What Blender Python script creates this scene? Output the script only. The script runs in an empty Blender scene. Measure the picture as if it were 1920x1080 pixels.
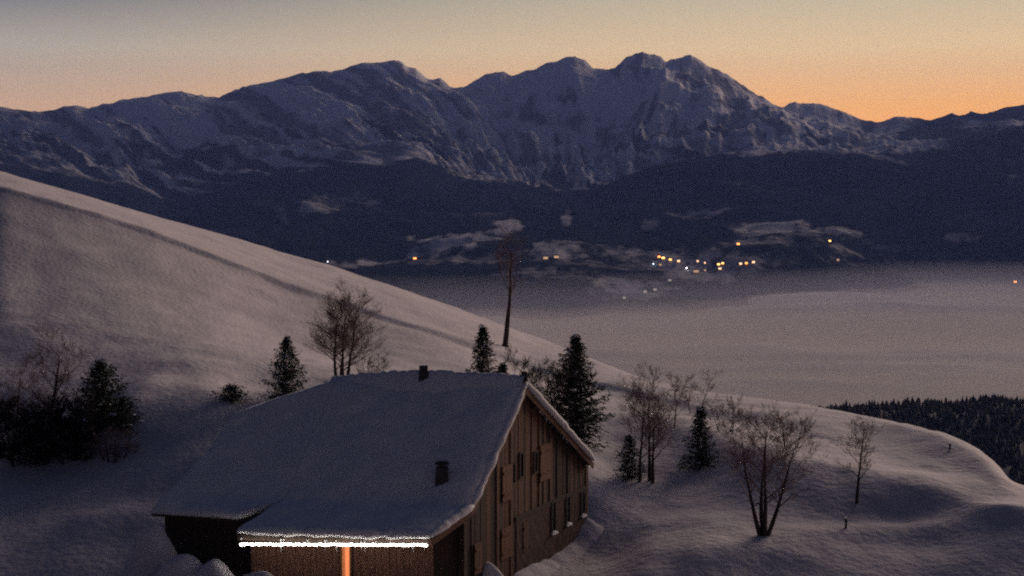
import bpy, bmesh, math, random
import numpy as np
from mathutils import Vector, Matrix
R_ = math.radians
sc = bpy.context.scene
C = sc.collection

# ------------------------------------------------------------------ camera
F, HOR = 2800.0, 400.0                 # focal length and horizon row, in pixels of a 1920 px wide frame
PHI = math.atan((540 - HOR) / F)
cd = bpy.data.cameras.new('camera'); cam = bpy.data.objects.new('camera', cd); C.objects.link(cam)
cd.sensor_width = 36; cd.lens = F / 1920 * 36; cd.clip_start = .1; cd.clip_end = 60000
cam.location = (0, 0, 0); cam.rotation_euler = (math.pi / 2 - PHI, 0, 0)
sc.camera = cam

# ------------------------------------------------------------------ sky and light
GLOW_AZ, GLOW_EL = R_(34), R_(9.5)
w = bpy.data.worlds.new('World'); sc.world = w; w.use_nodes = True
nt = w.node_tree; N = nt.nodes; L = nt.links; N.clear()
def wn(t, **k):
    n = N.new(t)
    for a, b in k.items(): setattr(n, a, b)
    return n
out = wn('ShaderNodeOutputWorld'); bg = wn('ShaderNodeBackground'); L.new(bg.outputs[0], out.inputs[0])
tc = wn('ShaderNodeTexCoord'); sx = wn('ShaderNodeSeparateXYZ'); L.new(tc.outputs['Generated'], sx.inputs[0])
def ramp(stops, interp='EASE'):
    r = wn('ShaderNodeValToRGB'); r.color_ramp.interpolation = interp
    e = r.color_ramp.elements
    while len(e) > 1: e.remove(e[-1])
    e[0].position = stops[0][0]; e[0].color = (*stops[0][1], 1)
    for p, c in stops[1:]:
        q = e.new(p); q.color = (*c, 1)
    return r
# elevation (sine) runs along each ramp; three ramps: towards the glow, beside it, away from it
zz = wn('ShaderNodeMath', operation='MAXIMUM'); L.new(sx.outputs[2], zz.inputs[0]); zz.inputs[1].default_value = 0
sq = wn('ShaderNodeMath', operation='POWER'); L.new(zz.outputs[0], sq.inputs[0]); sq.inputs[1].default_value = .5
s_ = math.sqrt
r1 = ramp([(0, (1.5, .50, .08)), (s_(.05), (1.42, .58, .11)), (s_(.071), (1.27, .60, .16)), (s_(.107), (1.0, .69, .35)), (s_(.142), (.66, .56, .36)), (s_(.3), (.15, .15, .16)), (s_(.6), (.024, .030, .052)), (1, (.011, .014, .031))], 'LINEAR')
r2 = ramp([(0, (.85, .44, .20)), (s_(.05), (.82, .48, .24)), (s_(.071), (.77, .50, .30)), (s_(.107), (.52, .46, .36)), (s_(.142), (.15, .17, .185)), (s_(.3), (.045, .055, .08)), (s_(.6), (.016, .020, .040)), (1, (.011, .014, .031))], 'LINEAR')
r3 = ramp([(0, (.045, .037, .052)), (s_(.1), (.032, .030, .046)), (s_(.3), (.011, .014, .032)), (1, (.011, .014, .031))], 'LINEAR')
for r in (r1, r2, r3): L.new(sq.outputs[0], r.inputs[0])
vn = wn('ShaderNodeVectorMath', operation='MULTIPLY'); L.new(tc.outputs['Generated'], vn.inputs[0]); vn.inputs[1].default_value = (1, 1, 0)
vm = wn('ShaderNodeVectorMath', operation='NORMALIZE'); L.new(vn.outputs[0], vm.inputs[0])
dt = wn('ShaderNodeVectorMath', operation='DOT_PRODUCT'); L.new(vm.outputs[0], dt.inputs[0]); dt.inputs[1].default_value = (math.sin(GLOW_AZ), math.cos(GLOW_AZ), 0)
def mr(a, b):
    m = wn('ShaderNodeMapRange', interpolation_type='SMOOTHSTEP'); L.new(dt.outputs['Value'], m.inputs[0]); m.inputs[1].default_value = a; m.inputs[2].default_value = b; return m
m1 = mr(.55, .97); m2 = mr(0, .62)
mixa = wn('ShaderNodeMix', data_type='RGBA'); L.new(m2.outputs[0], mixa.inputs[0]); L.new(r3.outputs[0], mixa.inputs[6]); L.new(r2.outputs[0], mixa.inputs[7])
mixb = wn('ShaderNodeMix', data_type='RGBA'); L.new(m1.outputs[0], mixb.inputs[0]); L.new(mixa.outputs[2], mixb.inputs[6]); L.new(r1.outputs[0], mixb.inputs[7])
sky = wn('ShaderNodeTexSky', sky_type='NISHITA'); sky.sun_disc = False; sky.sun_elevation = R_(0.5); sky.sun_rotation = GLOW_AZ
ns = wn('ShaderNodeVectorMath', operation='SCALE'); L.new(sky.outputs[0], ns.inputs[0]); ns.inputs['Scale'].default_value = .008
ad = wn('ShaderNodeVectorMath', operation='ADD'); L.new(mixb.outputs[2], ad.inputs[0]); L.new(ns.outputs[0], ad.inputs[1])
L.new(ad.outputs[0], bg.inputs[0]); bg.inputs[1].default_value = 1.12

sd = bpy.data.lights.new('twilight_glow', 'SUN'); so = bpy.data.objects.new('twilight_glow', sd); C.objects.link(so)
sd.energy = 4.2; sd.angle = R_(34); sd.color = (1.0, .75, .60)  # wide lamp added for the twilight glow; the sun itself has set
sdir = Vector((math.sin(GLOW_AZ) * math.cos(GLOW_EL), math.cos(GLOW_AZ) * math.cos(GLOW_EL), math.sin(GLOW_EL)))
so.rotation_euler = sdir.to_track_quat('Z', 'Y').to_euler()
vs = sc.view_settings; vs.view_transform = 'Standard'; vs.look = 'None'; vs.gamma = 1; vs.exposure = 0; vs.use_curve_mapping = False
sc.cycles.filter_width = 2.1; sc.cycles.use_denoising = False; sc.cycles.sample_clamp_indirect = 1.5; sc.cycles.max_bounces = 5; sc.cycles.diffuse_bounces = 3; sc.cycles.volume_bounces = 1; sc.cycles.transparent_max_bounces = 12

# ------------------------------------------------------------------ helpers
cp, sp = math.cos(PHI), math.sin(PHI)
def pix(u, v, d):                       # the point seen at (u, v) that lies d metres ahead
    a = (u - 960) / F; b = (540 - v) / F
    y = cp + b * sp; z = -sp + b * cp
    return Vector((a / y * d, d, z / y * d))
def tag(o, label=None, cat=None, group=None, kind=None):
    for k, x in (('label', label), ('category', cat), ('group', group), ('kind', kind)):
        if x: o[k] = x
    return o
def link(name, me, parent=None, mat=None):
    o = bpy.data.objects.new(name, me); C.objects.link(o)
    if parent: o.parent = parent
    if mat and not me.materials: me.materials.append(mat)
    return o
def empty(name, loc=(0, 0, 0)):
    o = bpy.data.objects.new(name, None); C.objects.link(o); o.location = loc; o.empty_display_size = .2; return o
def mesh(name, v, f, smooth=False):
    me = bpy.data.meshes.new(name)
    v = np.asarray(v, dtype=np.float32)
    if isinstance(f, np.ndarray):
        k = f.shape[1]
        me.vertices.add(len(v)); me.vertices.foreach_set('co', v.ravel())
        me.loops.add(f.size); me.loops.foreach_set('vertex_index', f.ravel().astype(np.int32))
        me.polygons.add(len(f)); me.polygons.foreach_set('loop_start', np.arange(0, f.size, k, dtype=np.int32))
        me.update(calc_edges=True); me.validate()
    else:
        me.from_pydata([tuple(p) for p in v], [], f); me.update()
    if smooth: me.polygons.foreach_set('use_smooth', [True] * len(me.polygons))
    return me
def grid_faces(nr, nc):
    i = np.arange(nr - 1)[:, None] * nc + np.arange(nc - 1)[None, :]
    return np.stack([i, i + 1, i + nc + 1, i + nc], -1).reshape(-1, 4)
def hexa(p):                            # eight corners: bottom four, top four
    return p, [(0, 3, 2, 1), (4, 5, 6, 7), (0, 1, 5, 4), (1, 2, 6, 5), (2, 3, 7, 6), (3, 0, 4, 7)]
def box_mesh(name, x0, x1, y0, y1, z0, z1):
    return mesh(name, *hexa([(x0, y0, z0), (x1, y0, z0), (x1, y1, z0), (x0, y1, z0), (x0, y0, z1), (x1, y0, z1), (x1, y1, z1), (x0, y1, z1)]))
def hexa_on(o, a, b, z0a, z0b, z1a, z1b, n, depth):   # upright slab from a to b (xy), thickness depth along n
    q = []
    for z_a, z_b in ((z0a, z0b), (z1a, z1b)):
        q += [(a[0], a[1], z_a), (b[0], b[1], z_b), (b[0] + n[0] * depth, b[1] + n[1] * depth, z_b), (a[0] + n[0] * depth, a[1] + n[1] * depth, z_a)]
    return hexa(q)

# numpy value noise
def _h(ix, iy, s):
    n = (ix.astype(np.int64) * 374761393 + iy.astype(np.int64) * 668265263 + s * 974634777) & 0x7fffffff
    n = ((n ^ (n >> 13)) * 1274126177) & 0x7fffffff
    return ((n ^ (n >> 16)) & 0xffff) / 65535.0
def vnoise(x, y, s=0):
    x = np.asarray(x, float); y = np.asarray(y, float)
    ix = np.floor(x); iy = np.floor(y); fx = x - ix; fy = y - iy
    fx = fx * fx * fx * (fx * (fx * 6 - 15) + 10); fy = fy * fy * fy * (fy * (fy * 6 - 15) + 10)
    ix = ix.astype(np.int64); iy = iy.astype(np.int64)
    a = _h(ix, iy, s); b = _h(ix + 1, iy, s); c = _h(ix, iy + 1, s); d = _h(ix + 1, iy + 1, s)
    return (a + (b - a) * fx) * (1 - fy) + (c + (d - c) * fx) * fy - .5
def fbm(x, y, o=4, s=0, g=.5):
    t = 0; a = 1
    for k in range(o):
        t = t + vnoise(x * 2 ** k + 17.3 * k, y * 2 ** k - 9.1 * k, s + k) * a; a *= g
    return t
def ridged(x, y, o=4, s=0, g=.55):
    t = 0; a = 1
    for k in range(o):
        t = t + (1 - 4 * np.abs(vnoise(x * 2 ** k + 5.7 * k, y * 2 ** k + 3.3 * k, s + k))) * a * .5; a *= g
    return t

# ------------------------------------------------------------------ materials
def mat(name, col, rough=.9, col2=None, scale=5, bump=0, bscale=40, bdist=.02, emit=None, estr=0, stretch=None, detail=4, lo=.35, hi=.65):
    m = bpy.data.materials.new(name); m.use_nodes = True
    t = m.node_tree; b = t.nodes['Principled BSDF']
    b.inputs['Base Color'].default_value = (*col, 1); b.inputs['Roughness'].default_value = rough
    b.inputs['Specular IOR Level'].default_value = .25
    co = t.nodes.new('ShaderNodeTexCoord'); mp = t.nodes.new('ShaderNodeMapping'); t.links.new(co.outputs['Object'], mp.inputs[0])
    if stretch: mp.inputs['Scale'].default_value = stretch
    if col2:
        n = t.nodes.new('ShaderNodeTexNoise'); n.inputs['Scale'].default_value = scale; n.inputs['Detail'].default_value = detail
        t.links.new(mp.outputs[0], n.inputs['Vector'])
        r = t.nodes.new('ShaderNodeValToRGB'); r.color_ramp.elements[0].color = (*col, 1); r.color_ramp.elements[1].color = (*col2, 1)
        r.color_ramp.elements[0].position = lo; r.color_ramp.elements[1].position = hi
        t.links.new(n.outputs['Fac'], r.inputs[0]); t.links.new(r.outputs[0], b.inputs['Base Color'])
    if bump:
        n = t.nodes.new('ShaderNodeTexNoise'); n.inputs['Scale'].default_value = bscale; n.inputs['Detail'].default_value = 5
        t.links.new(mp.outputs[0], n.inputs['Vector'])
        bp = t.nodes.new('ShaderNodeBump'); bp.inputs['Strength'].default_value = bump; bp.inputs['Distance'].default_value = bdist
        t.links.new(n.outputs['Fac'], bp.inputs['Height']); t.links.new(bp.outputs[0], b.inputs['Normal'])
    if emit:
        b.inputs['Emission Color'].default_value = (*emit, 1); b.inputs['Emission Strength'].default_value = estr
    return m
M = dict(
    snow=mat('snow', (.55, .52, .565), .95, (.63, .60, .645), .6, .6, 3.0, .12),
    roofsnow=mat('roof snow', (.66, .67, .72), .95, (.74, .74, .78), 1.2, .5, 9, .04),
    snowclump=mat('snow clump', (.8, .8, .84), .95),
    plank=mat('weathered larch', (.095, .045, .032), .85, (.15, .078, .055), 3, .6, 8, .02, stretch=(6, 6, .6)),
    plankdark=mat('dark larch', (.035, .026, .024), .9, (.07, .048, .04), 3, .5, 8, .02, stretch=(6, 6, .6)),
    plankwarm=mat('newer larch', (.12, .052, .030), .8, (.17, .075, .042), 3, .5, 8, .02, stretch=(6, 6, .6)),
    doorred=mat('red brown door paint', (.10, .03, .025), .7, (.06, .025, .02), 3),
    stone=mat('rough plastered stone', (.10, .058, .050), .95, (.06, .038, .035), 2.2, .9, 4, .06),
    dark=mat('dark timber', (.03, .025, .022), .9, (.05, .04, .035), 4, .3, 12, .01),
    glass=mat('dark window glass', (.012, .013, .016), .12),
    metal=mat('dark sheet metal', (.03, .03, .033), .5, (.05, .05, .055), 8),
    bark=mat('bark', (.042, .032, .032), .95, (.075, .056, .054), 6, .7, 18, .02, stretch=(1, 1, .3)),
    twig=mat('twigs', (.21, .15, .15), .95, (.14, .10, .105), 1.5),
    twigdark=mat('dark twigs', (.045, .034, .036), .95, (.028, .022, .024), 1.5),
    needle=mat('spruce needles', (.028, .042, .032), .9, (.055, .072, .052), 3),
    needlefar=mat('forest needles', (.022, .030, .028), .95, (.040, .046, .040), .02),
    ice=mat('ice', (.55, .58, .62), .15),
    bulb=mat('white bulb', (.9, .9, .85), .4, emit=(1.0, .90, .78), estr=13),
    cable=mat('cable', (.02, .02, .02), .6),
    litdoor=mat('lit doorway', (.5, .25, .1), .6, emit=(1.0, .27, .10), estr=.85),
    plaster=mat('village plaster', (.30, .27, .25), .9, (.36, .32, .29), .3),
    vwood=mat('village timber', (.10, .065, .045), .9, (.14, .09, .06), .4),
)
for nme, colr, st in (('orange', (1, .34, .08), 3.2), ('yellow', (1, .50, .13), 3.6), ('warm', (1, .56, .30), 2.2), ('white', (.95, .93, 1), 8), ('blue', (.55, .72, 1), 7), ('dim', (1, .58, .30), .55), ('dimwhite', (1, .8, .7), .4)):
    M['lit_' + nme] = mat('lit window ' + nme, (.3, .3, .3), .5, emit=colr, estr=st)

# ------------------------------------------------------------------ heightfields laid out by sight lines
def fan(nodes, taus, subs, smooth_px=10):
    """nodes: list (near to far) of tables [(u, v, d)] ; returns d[row, col], z[row, col] on columns of constant bearing."""
    D = []; Z = []
    for tb in nodes:
        t = []; d_ = []; z_ = []
        for (u, v, d) in tb:
            p = pix(u, v, d) if v is not None else None
            t.append(p.x / p.y); d_.append(d); z_.append(p.z)
        D.append(np.interp(taus, t, d_)); Z.append(np.interp(taus, t, z_))
    D = np.array(D); Z = np.array(Z)
    k = max(1, int(smooth_px / F / (taus[1] - taus[0])))
    if k > 1:
        ker = np.hanning(2 * k + 1); ker /= ker.sum()
        def sm(a):
            p = np.pad(a, ((0, 0), (k, k)), mode='edge'); return np.array([np.convolve(r, ker, 'valid') for r in p])
        D = sm(D); Z = sm(Z)
    h = np.diff(D, axis=0); s = np.diff(Z, axis=0) / h
    m = np.zeros_like(Z); m[0] = s[0]; m[-1] = s[-1]
    a = s[:-1]; b = s[1:]; w1 = 2 * h[1:] + h[:-1]; w2 = h[1:] + 2 * h[:-1]
    same = (a * b) > 0
    with np.errstate(divide='ignore', invalid='ignore'):
        hm = (w1 + w2) / (w1 / a + w2 / b)
    m[1:-1] = np.where(same, hm, 0)
    rows_d = []; rows_z = []
    for i in range(len(D) - 1):
        n = subs[i]
        for j in range(n + (i == len(D) - 2)):
            t = j / n
            h00 = 2 * t ** 3 - 3 * t * t + 1; h10 = t ** 3 - 2 * t * t + t; h01 = -2 * t ** 3 + 3 * t * t; h11 = t ** 3 - t * t
            rows_d.append(D[i] + h[i] * t); rows_z.append(h00 * Z[i] + h10 * h[i] * m[i] + h01 * Z[i + 1] + h11 * h[i] * m[i + 1])
    return np.array(rows_d), np.array(rows_z)

def flat(d, z, us=(-900, 3000)):        # a node at a fixed height
    o = []
    for u in us:
        v = HOR; 
        for _ in range(20):
            p = pix(u, v, d); v += (p.z - z) / d * F
        o.append((u, v, d))
    return o
def zn(tab):                            # rows (u, z, d) to (u, v, d)
    o = []
    for u, z, d in tab:
        v = HOR
        for _ in range(20):
            p = pix(u, v, d); v += (p.z - z) / d * F
        o.append((u, v, d))
    return o
crest = [(-500, 225, 190), (0, 322, 170), (60, 340, 168), (150, 365, 165), (280, 403, 160), (400, 435, 158), (540, 477, 155), (640, 506, 152), (760, 545, 149), (870, 583, 147), (905, 597, 146), (1000, 632, 143), (1080, 662, 138), (1150, 690, 131), (1210, 710, 124), (1300, 732, 114), (1430, 752, 101), (1560, 771, 92), (1658, 791, 86), (1739, 813, 79), (1769, 822, 77), (1839, 854, 72), (1865, 878, 69.5), (1887, 903, 67.5), (1925, 917, 66.5), (2200, 960, 65), (3000, 1050, 65)]
edge = [(-500, 255, 155), (0, 350, 130), (150, 391, 128), (280, 430, 127), (400, 475, 126), (540, 533, 125), (640, 565, 125), (760, 603, 123), (905, 650, 122), (1000, 683, 122), (1080, 705, 117), (1150, 722, 111), (1210, 737, 105), (1300, 760, 97), (1430, 785, 88), (1560, 815, 81), (1650, 845, 77), (1730, 870, 72.5), (1806, 895, 68.5), (1887, 912, 65.5), (1925, 926, 64.5), (2200, 970, 63), (3000, 1060, 63)]
foot = [(u, v + (14 if u < 1500 else 12), d - (1.8 if u < 850 else 2.8 if u < 1500 else 1.6)) for u, v, d in edge]
mid2 = [(-500, 530, 112), (0, 558, 100), (150, 584, 98), (280, 606, 97), (400, 629, 96), (540, 655, 98), (640, 668, 101), (760, 684, 102), (905, 705, 101), (1000, 735, 97), (1080, 770, 92), (1150, 780, 89), (1210, 785, 86), (1300, 805, 80), (1430, 835, 74), (1560, 880, 70), (1700, 905, 67), (1800, 920, 64.5), (1887, 937, 62), (1925, 945, 61.5), (2200, 990, 61), (3000, 1075, 61)]
mid1 = [(-500, 780, 78), (0, 820, 74), (150, 835, 71.5), (280, 852, 68.5), (400, 845, 67.5), (540, 765, 73), (640, 735, 77), (760, 750, 78), (905, 770, 78), (1000, 820, 76), (1080, 850, 75), (1150, 900, 71.5), (1210, 910, 70), (1300, 898, 71), (1430, 935, 66), (1560, 950, 64.5), (1700, 965, 63), (1800, 970, 61.8), (1887, 975, 60.5), (1925, 980, 60), (2200, 1020, 59.5), (3000, 1100, 59)]
low = [(-500, 1035, 60), (0, 1040, 60), (150, 1045, 59), (280, 1050, 58.5), (400, 1075, 58), (540, 1095, 58), (640, 1105, 58), (1000, 1080, 60), (1080, 1030, 63.5), (1150, 1035, 61.5), (1210, 1025, 60.5), (1300, 1022, 60), (1430, 1015, 60.5), (1560, 1022, 60), (1700, 1032, 59.3), (1887, 1037, 58), (2200, 1065, 57.5), (3000, 1130, 57)]
front = zn([(-500, -15.9, 50), (200, -15.9, 50), (400, -15.4, 50), (900, -15.3, 50), (1150, -15.2, 50), (1300, -15.1, 50), (3000, -15.1, 50)])
nodes = [flat(2, -2.4), flat(20, -9), flat(38, -14.4), front, low, mid1, mid2, foot, edge, crest,
         zn([(u, pix(u, v, d).z - 7, d + 22) for u, v, d in crest]), flat(450, -130), flat(1000, -340)]
taus = np.arange(-620, 2560, 5.5); taus = (taus - 960) / F
Dn, Zn = fan(nodes, taus, [4, 6, 16, 60, 75, 60, 22, 12, 34, 10, 14, 8], 34)
Xn = Dn * taus[None, :]
rel = np.clip((Dn - 15) / 30, 0, 1)
Zn = Zn + rel * (fbm(Xn / 9, Dn / 9, 3, 3) * .34 + fbm(Xn / 2.2, Dn / 2.6, 3, 9) * .10) * np.clip(1.3 - Dn / 260, .25, 1)
def lump(u, v, ru, rd, h):              # a mound or hollow of the snow surface; ru across, rd along, in metres
    global Zn
    d = 45
    while d < 230:
        p = pix(u, v, d); c = int(np.clip(round((p.x / p.y - taus[0]) / (taus[1] - taus[0])), 0, len(taus) - 1))
        if np.interp(d, Dn[:, c], Zn[:, c]) >= p.z: break
        d += .5
    Zn = Zn + .62 * h * np.exp(-((Xn - p.x) / ru) ** 2 - ((Dn - p.y) / rd) ** 2)
for q in [(1300, 885, 2.6, 3, -.5), (1250, 930, 2.4, 3, -.6), (1200, 975, 2.2, 2.6, -.6), (1150, 1030, 2.0, 2.2, -.5), (1700, 905, 2.6, 3, .4), (1780, 935, 3, 1.6, -.5), (1640, 970, 2.5, 1.2, -.35),
          (1430, 1045, 3.2, 2.2, .45), (1330, 1050, 1.6, 2.5, .35), (1540, 1010, 2.2, 1.6, .3), (1700, 1015, 5, 1.2, -.3), (330, 740, 3.0, 7, .9), (255, 735, 1.3, 6, .5), (225, 850, 5, 3, -.6), (60, 900, 5, 4, -.6), (200, 985, 3, 1.6, .4), (1260, 800, 4, 5, .5), (1130, 800, 4, 5, .5), (1480, 890, 3, 3, .4), (420, 700, 6, 4, -.7), (520, 620, 7, 9, -.6), (800, 640, 7, 6, .4)]: lump(*q)
def ground(x, y):
    t = x / y; c = (t - taus[0]) / (taus[1] - taus[0]); i = int(min(max(c, 0), len(taus) - 2)); fr = min(max(c - i, 0), 1)
    return float(np.interp(y, Dn[:, i], Zn[:, i]) * (1 - fr) + np.interp(y, Dn[:, i + 1], Zn[:, i + 1]) * fr)
def seat(u, v, d0=45, d1=240):          # where the sight line through (u, v) meets the snow
    d = d0
    while d < d1:
        p = pix(u, v, d)
        if ground(p.x, p.y) >= p.z: break
        d += .25
    return p
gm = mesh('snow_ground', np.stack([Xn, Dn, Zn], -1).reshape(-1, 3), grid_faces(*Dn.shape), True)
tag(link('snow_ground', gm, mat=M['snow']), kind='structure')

# ------------------------------------------------------------------ far range, foothills and valley
sk = [(-700, 260), (-300, 235), (-100, 215), (0, 203), (30, 207), (60, 208), (75, 211), (100, 208), (120, 202), (140, 199), (152, 202), (165, 204), (200, 195), (260, 184), (300, 178), (340, 173), (360, 177), (380, 181), (412, 183), (430, 175), (455, 165), (480, 158), (500, 155), (530, 148), (560, 140), (585, 135), (610, 134), (620, 137), (640, 130), (665, 122), (700, 118), (740, 116), (755, 118), (765, 127), (780, 130), (790, 138), (800, 148), (812, 150), (825, 147), (835, 155), (845, 166), (870, 165), (885, 156), (900, 147), (915, 138), (930, 136), (945, 137), (958, 142), (975, 139), (990, 132), (1008, 130), (1025, 121), (1040, 118), (1060, 110), (1078, 106), (1095, 112), (1104, 122), (1112, 131), (1135, 132), (1152, 131), (1165, 118), (1175, 106), (1190, 101), (1205, 96), (1220, 102), (1238, 106), (1250, 117), (1262, 112), (1280, 107), (1295, 104), (1310, 112), (1325, 122), (1345, 131), (1370, 146), (1390, 160), (1420, 180), (1432, 183), (1450, 197), (1470, 202), (1482, 196), (1492, 192), (1500, 196), (1525, 193), (1545, 197), (1565, 204), (1600, 219), (1620, 226), (1640, 229), (1665, 225), (1680, 220), (1710, 222), (1740, 225), (1765, 222), (1785, 214), (1800, 217), (1820, 211), (1850, 214), (1880, 205), (1925, 197), (2050, 180), (2300, 190), (2700, 230)]
su = np.array([a for a, b in sk], float); sv = np.array([b for a, b in sk], float)
U = np.arange(-600, 2560, 2.6)
hill_u = [-700, 0, 200, 330, 430, 620, 780, 860, 960, 1080, 1110, 1200, 1320, 1420, 1540, 1620, 1760, 1800, 1920, 2300, 2700]
hill_v = [330, 310, 350, 385, 352, 322, 300, 345, 345, 374, 368, 330, 306, 293, 284, 296, 290, 275, 250, 235, 260]
edge_u = [-700, 600, 960, 1260, 1460, 1560, 1760, 1920, 2300, 2700]
edge_v = [604, 604, 592, 588, 572, 553, 535, 528, 515, 515]
FOG = -250.0
def gsm(a, k):
    x = np.arange(-3 * k, 3 * k + 1); w_ = np.exp(-.5 * (x / k) ** 2); w_ /= w_.sum(); return np.convolve(np.pad(a, 3 * k, mode='edge'), w_, 'valid')
hfu = np.arange(-700, 2701, 5.0); hfs = gsm(np.interp(hfu, hill_u, hill_v), 6) + fbm(hfu / 60, hfu * 0, 3, 7) * 9; sks = gsm(np.interp(hfu, su, sv), 16)
eux = np.arange(-700, 2701, 5.0); evs = gsm(np.interp(eux, edge_u, edge_v), 12) + fbm(eux / 130, eux * 0, 4, 12) * 9
def tab(fv, fd): return [(u, fv(u), fd(u)) for u in range(-700, 2701, 20)]
ev = lambda u: float(np.interp(u, eux, evs)); hv = lambda u: float(np.interp(u, hfu, hfs)); skm = lambda u: float(np.interp(u, hfu, sks))
ed = lambda u: -FOG * F / (ev(u) - HOR + 2)
sky_v = lambda u: float(np.interp(u, su, sv))
dip = lambda u: float(np.interp(u, [600, 1100, 1200, 2700], [0, 0, 1, 1]))
far_nodes = [flat(2200, -420), zn([(u, -330, ed(u) - 130) for u in range(-700, 2701, 20)]), tab(ev, ed),
             tab(lambda u: ev(u) - (ev(u) - 480) * .55, lambda u: ed(u) + 350),
             tab(lambda u: min(482, ev(u) - 30), lambda u: max(4650, ed(u) + 500)),
             tab(lambda u: 428, lambda u: 5500), tab(lambda u: hv(u) + (428 - hv(u)) * .35, lambda u: 6500), tab(hv, lambda u: 7200),
             tab(lambda u: hv(u) - 12 * (1 - dip(u)) + 14 * dip(u), lambda u: 7900),
             tab(lambda u: hv(u) + (skm(u) - hv(u)) * .40, lambda u: 9300), tab(lambda u: skm(u) * .7 + sky_v(u) * .3 + 26, lambda u: 10350),
             [(u, v, 10800) for u, v in sk], tab(lambda u: sky_v(u) + 60, lambda u: 12200), tab(lambda u: 420, lambda u: 16000)]
ft = (U - 960) / F
Df, Zf = fan(far_nodes, ft, [3, 6, 12, 16, 30, 34, 26, 14, 50, 60, 30, 8, 3], 2)
# screen-like coordinates of each far point (bearing and drop), used only to lay out land cover
Uf = 960 + ft[None, :] * F + 0 * Df; Vf = HOR - Zf / Df * F
hvU = np.interp(U, hfu, hfs)[None, :]; skU = np.interp(U, su, sv)[None, :]
up = np.clip((hvU + 8 - Vf) / np.maximum(hvU + 8 - skU, 20), 0, 1)      # 0 at the foot of the bare faces, 1 at the crest
Xf = Df * ft[None, :]
hi = np.clip((Df - 7700) / 900, 0, 1) * np.clip((10900 - Df) / 700, 0.0, 1)
# gullies run down to the right on the western faces, straight down in the middle
lean = np.interp(U, [0, 800, 950, 1200, 1900], [.62, .62, .35, -.1, -.35])[None, :]
gx = Xf / 1000 - lean * (10800 - Df) / 1000 * .9
gul = ridged(gx * 3.2, Df / 2600, 4, 21) ; gul2 = ridged(gx * 9, Df / 900, 3, 31)
rock = fbm(gx * 2.6 + 9, Df / 420, 5, 41, .6)
amp = np.interp(U, [0, 1400, 1650, 1900], [1, 1, .6, .4])[None, :]
near_ridge = np.clip((10800 - Df) / 900, 0, 1)
Zf = Zf + hi * amp * (gul * 52 * near_ridge + gul2 * 30 * np.clip(near_ridge + .15, 0, 1) + rock * 85 * np.clip(near_ridge * 1.4, 0, 1))
jag = ridged(Xf / 120, Df / 400, 4, 55, .65) * 13 * np.clip(1 - np.abs(Df - 10800) / 400, 0, 1)
Zf = Zf + jag
low_m = np.clip((Df - 3900) / 700, 0, 1) * np.clip((7900 - Df) / 500, 0, 1)
Zf = Zf + low_m * (fbm(Xf / 520, Df / 520, 4, 61) * 70 + fbm(Xf / 60, Df / 80, 2, 66) * 9)
# land cover: 1 = snow, 0 = conifer forest
n1 = fbm(Uf / 60, Vf / 26, 4, 71); wx = fbm(Xf / 900, Df / 900, 3, 77) * .5
n2 = fbm((gx + wx) * 6, Df / 520, 5, 81, .6); n3 = fbm(Xf / 150, Df / 260, 3, 91)
n4 = fbm((gx + wx * .6) * 14, Df / 800, 4, 85, .6)
wst = np.clip((1050 - Uf) / 250, 0, 1); n5 = fbm(gx * 13, Df / 3000, 4, 87); n4 = n4 * (1 - .7 * wst) + n5 * 2.2 * wst; n2 = n2 * (1 - .5 * wst)
snow = np.clip(.5 + (up - .13) * 4.2 + n2 * 3.2 + n1 * 1.6 + n4 * 1.8, 0, 1) * np.clip((Df - 7150) / 200, 0, 1)
rockm = np.clip((-gul2 * .5 + n2 * 1.5 + n4 * 1.1 + n1 * .9 + n3 * .7) * 1.7 + .14, 0, 1)
snow = snow * (1 - .72 * rockm)
east = np.clip((Uf - 1560) / 200, 0, 1)
snow = snow * (1 - east * np.clip(.45 + n1 * 1.6 + np.abs(up - .45) * 1.6, 0, 1))
snow = snow * (1 - .55 * np.clip(1 - Uf / 300, 0, 1))
def patch(s, u0, v0, ru, rv, a, seed, tilt=0.0):
    dv = Vf - (v0 + tilt * (Uf - u0))
    r = ((Uf - u0) / ru) ** 2 + (dv / rv) ** 2 + fbm(Uf / 22, Vf / 8, 4, seed) * 1.9
    return np.maximum(s, a * 1.3 * np.clip((1.6 - r) * .7, 0, 1) * (Df < 9300))
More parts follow.
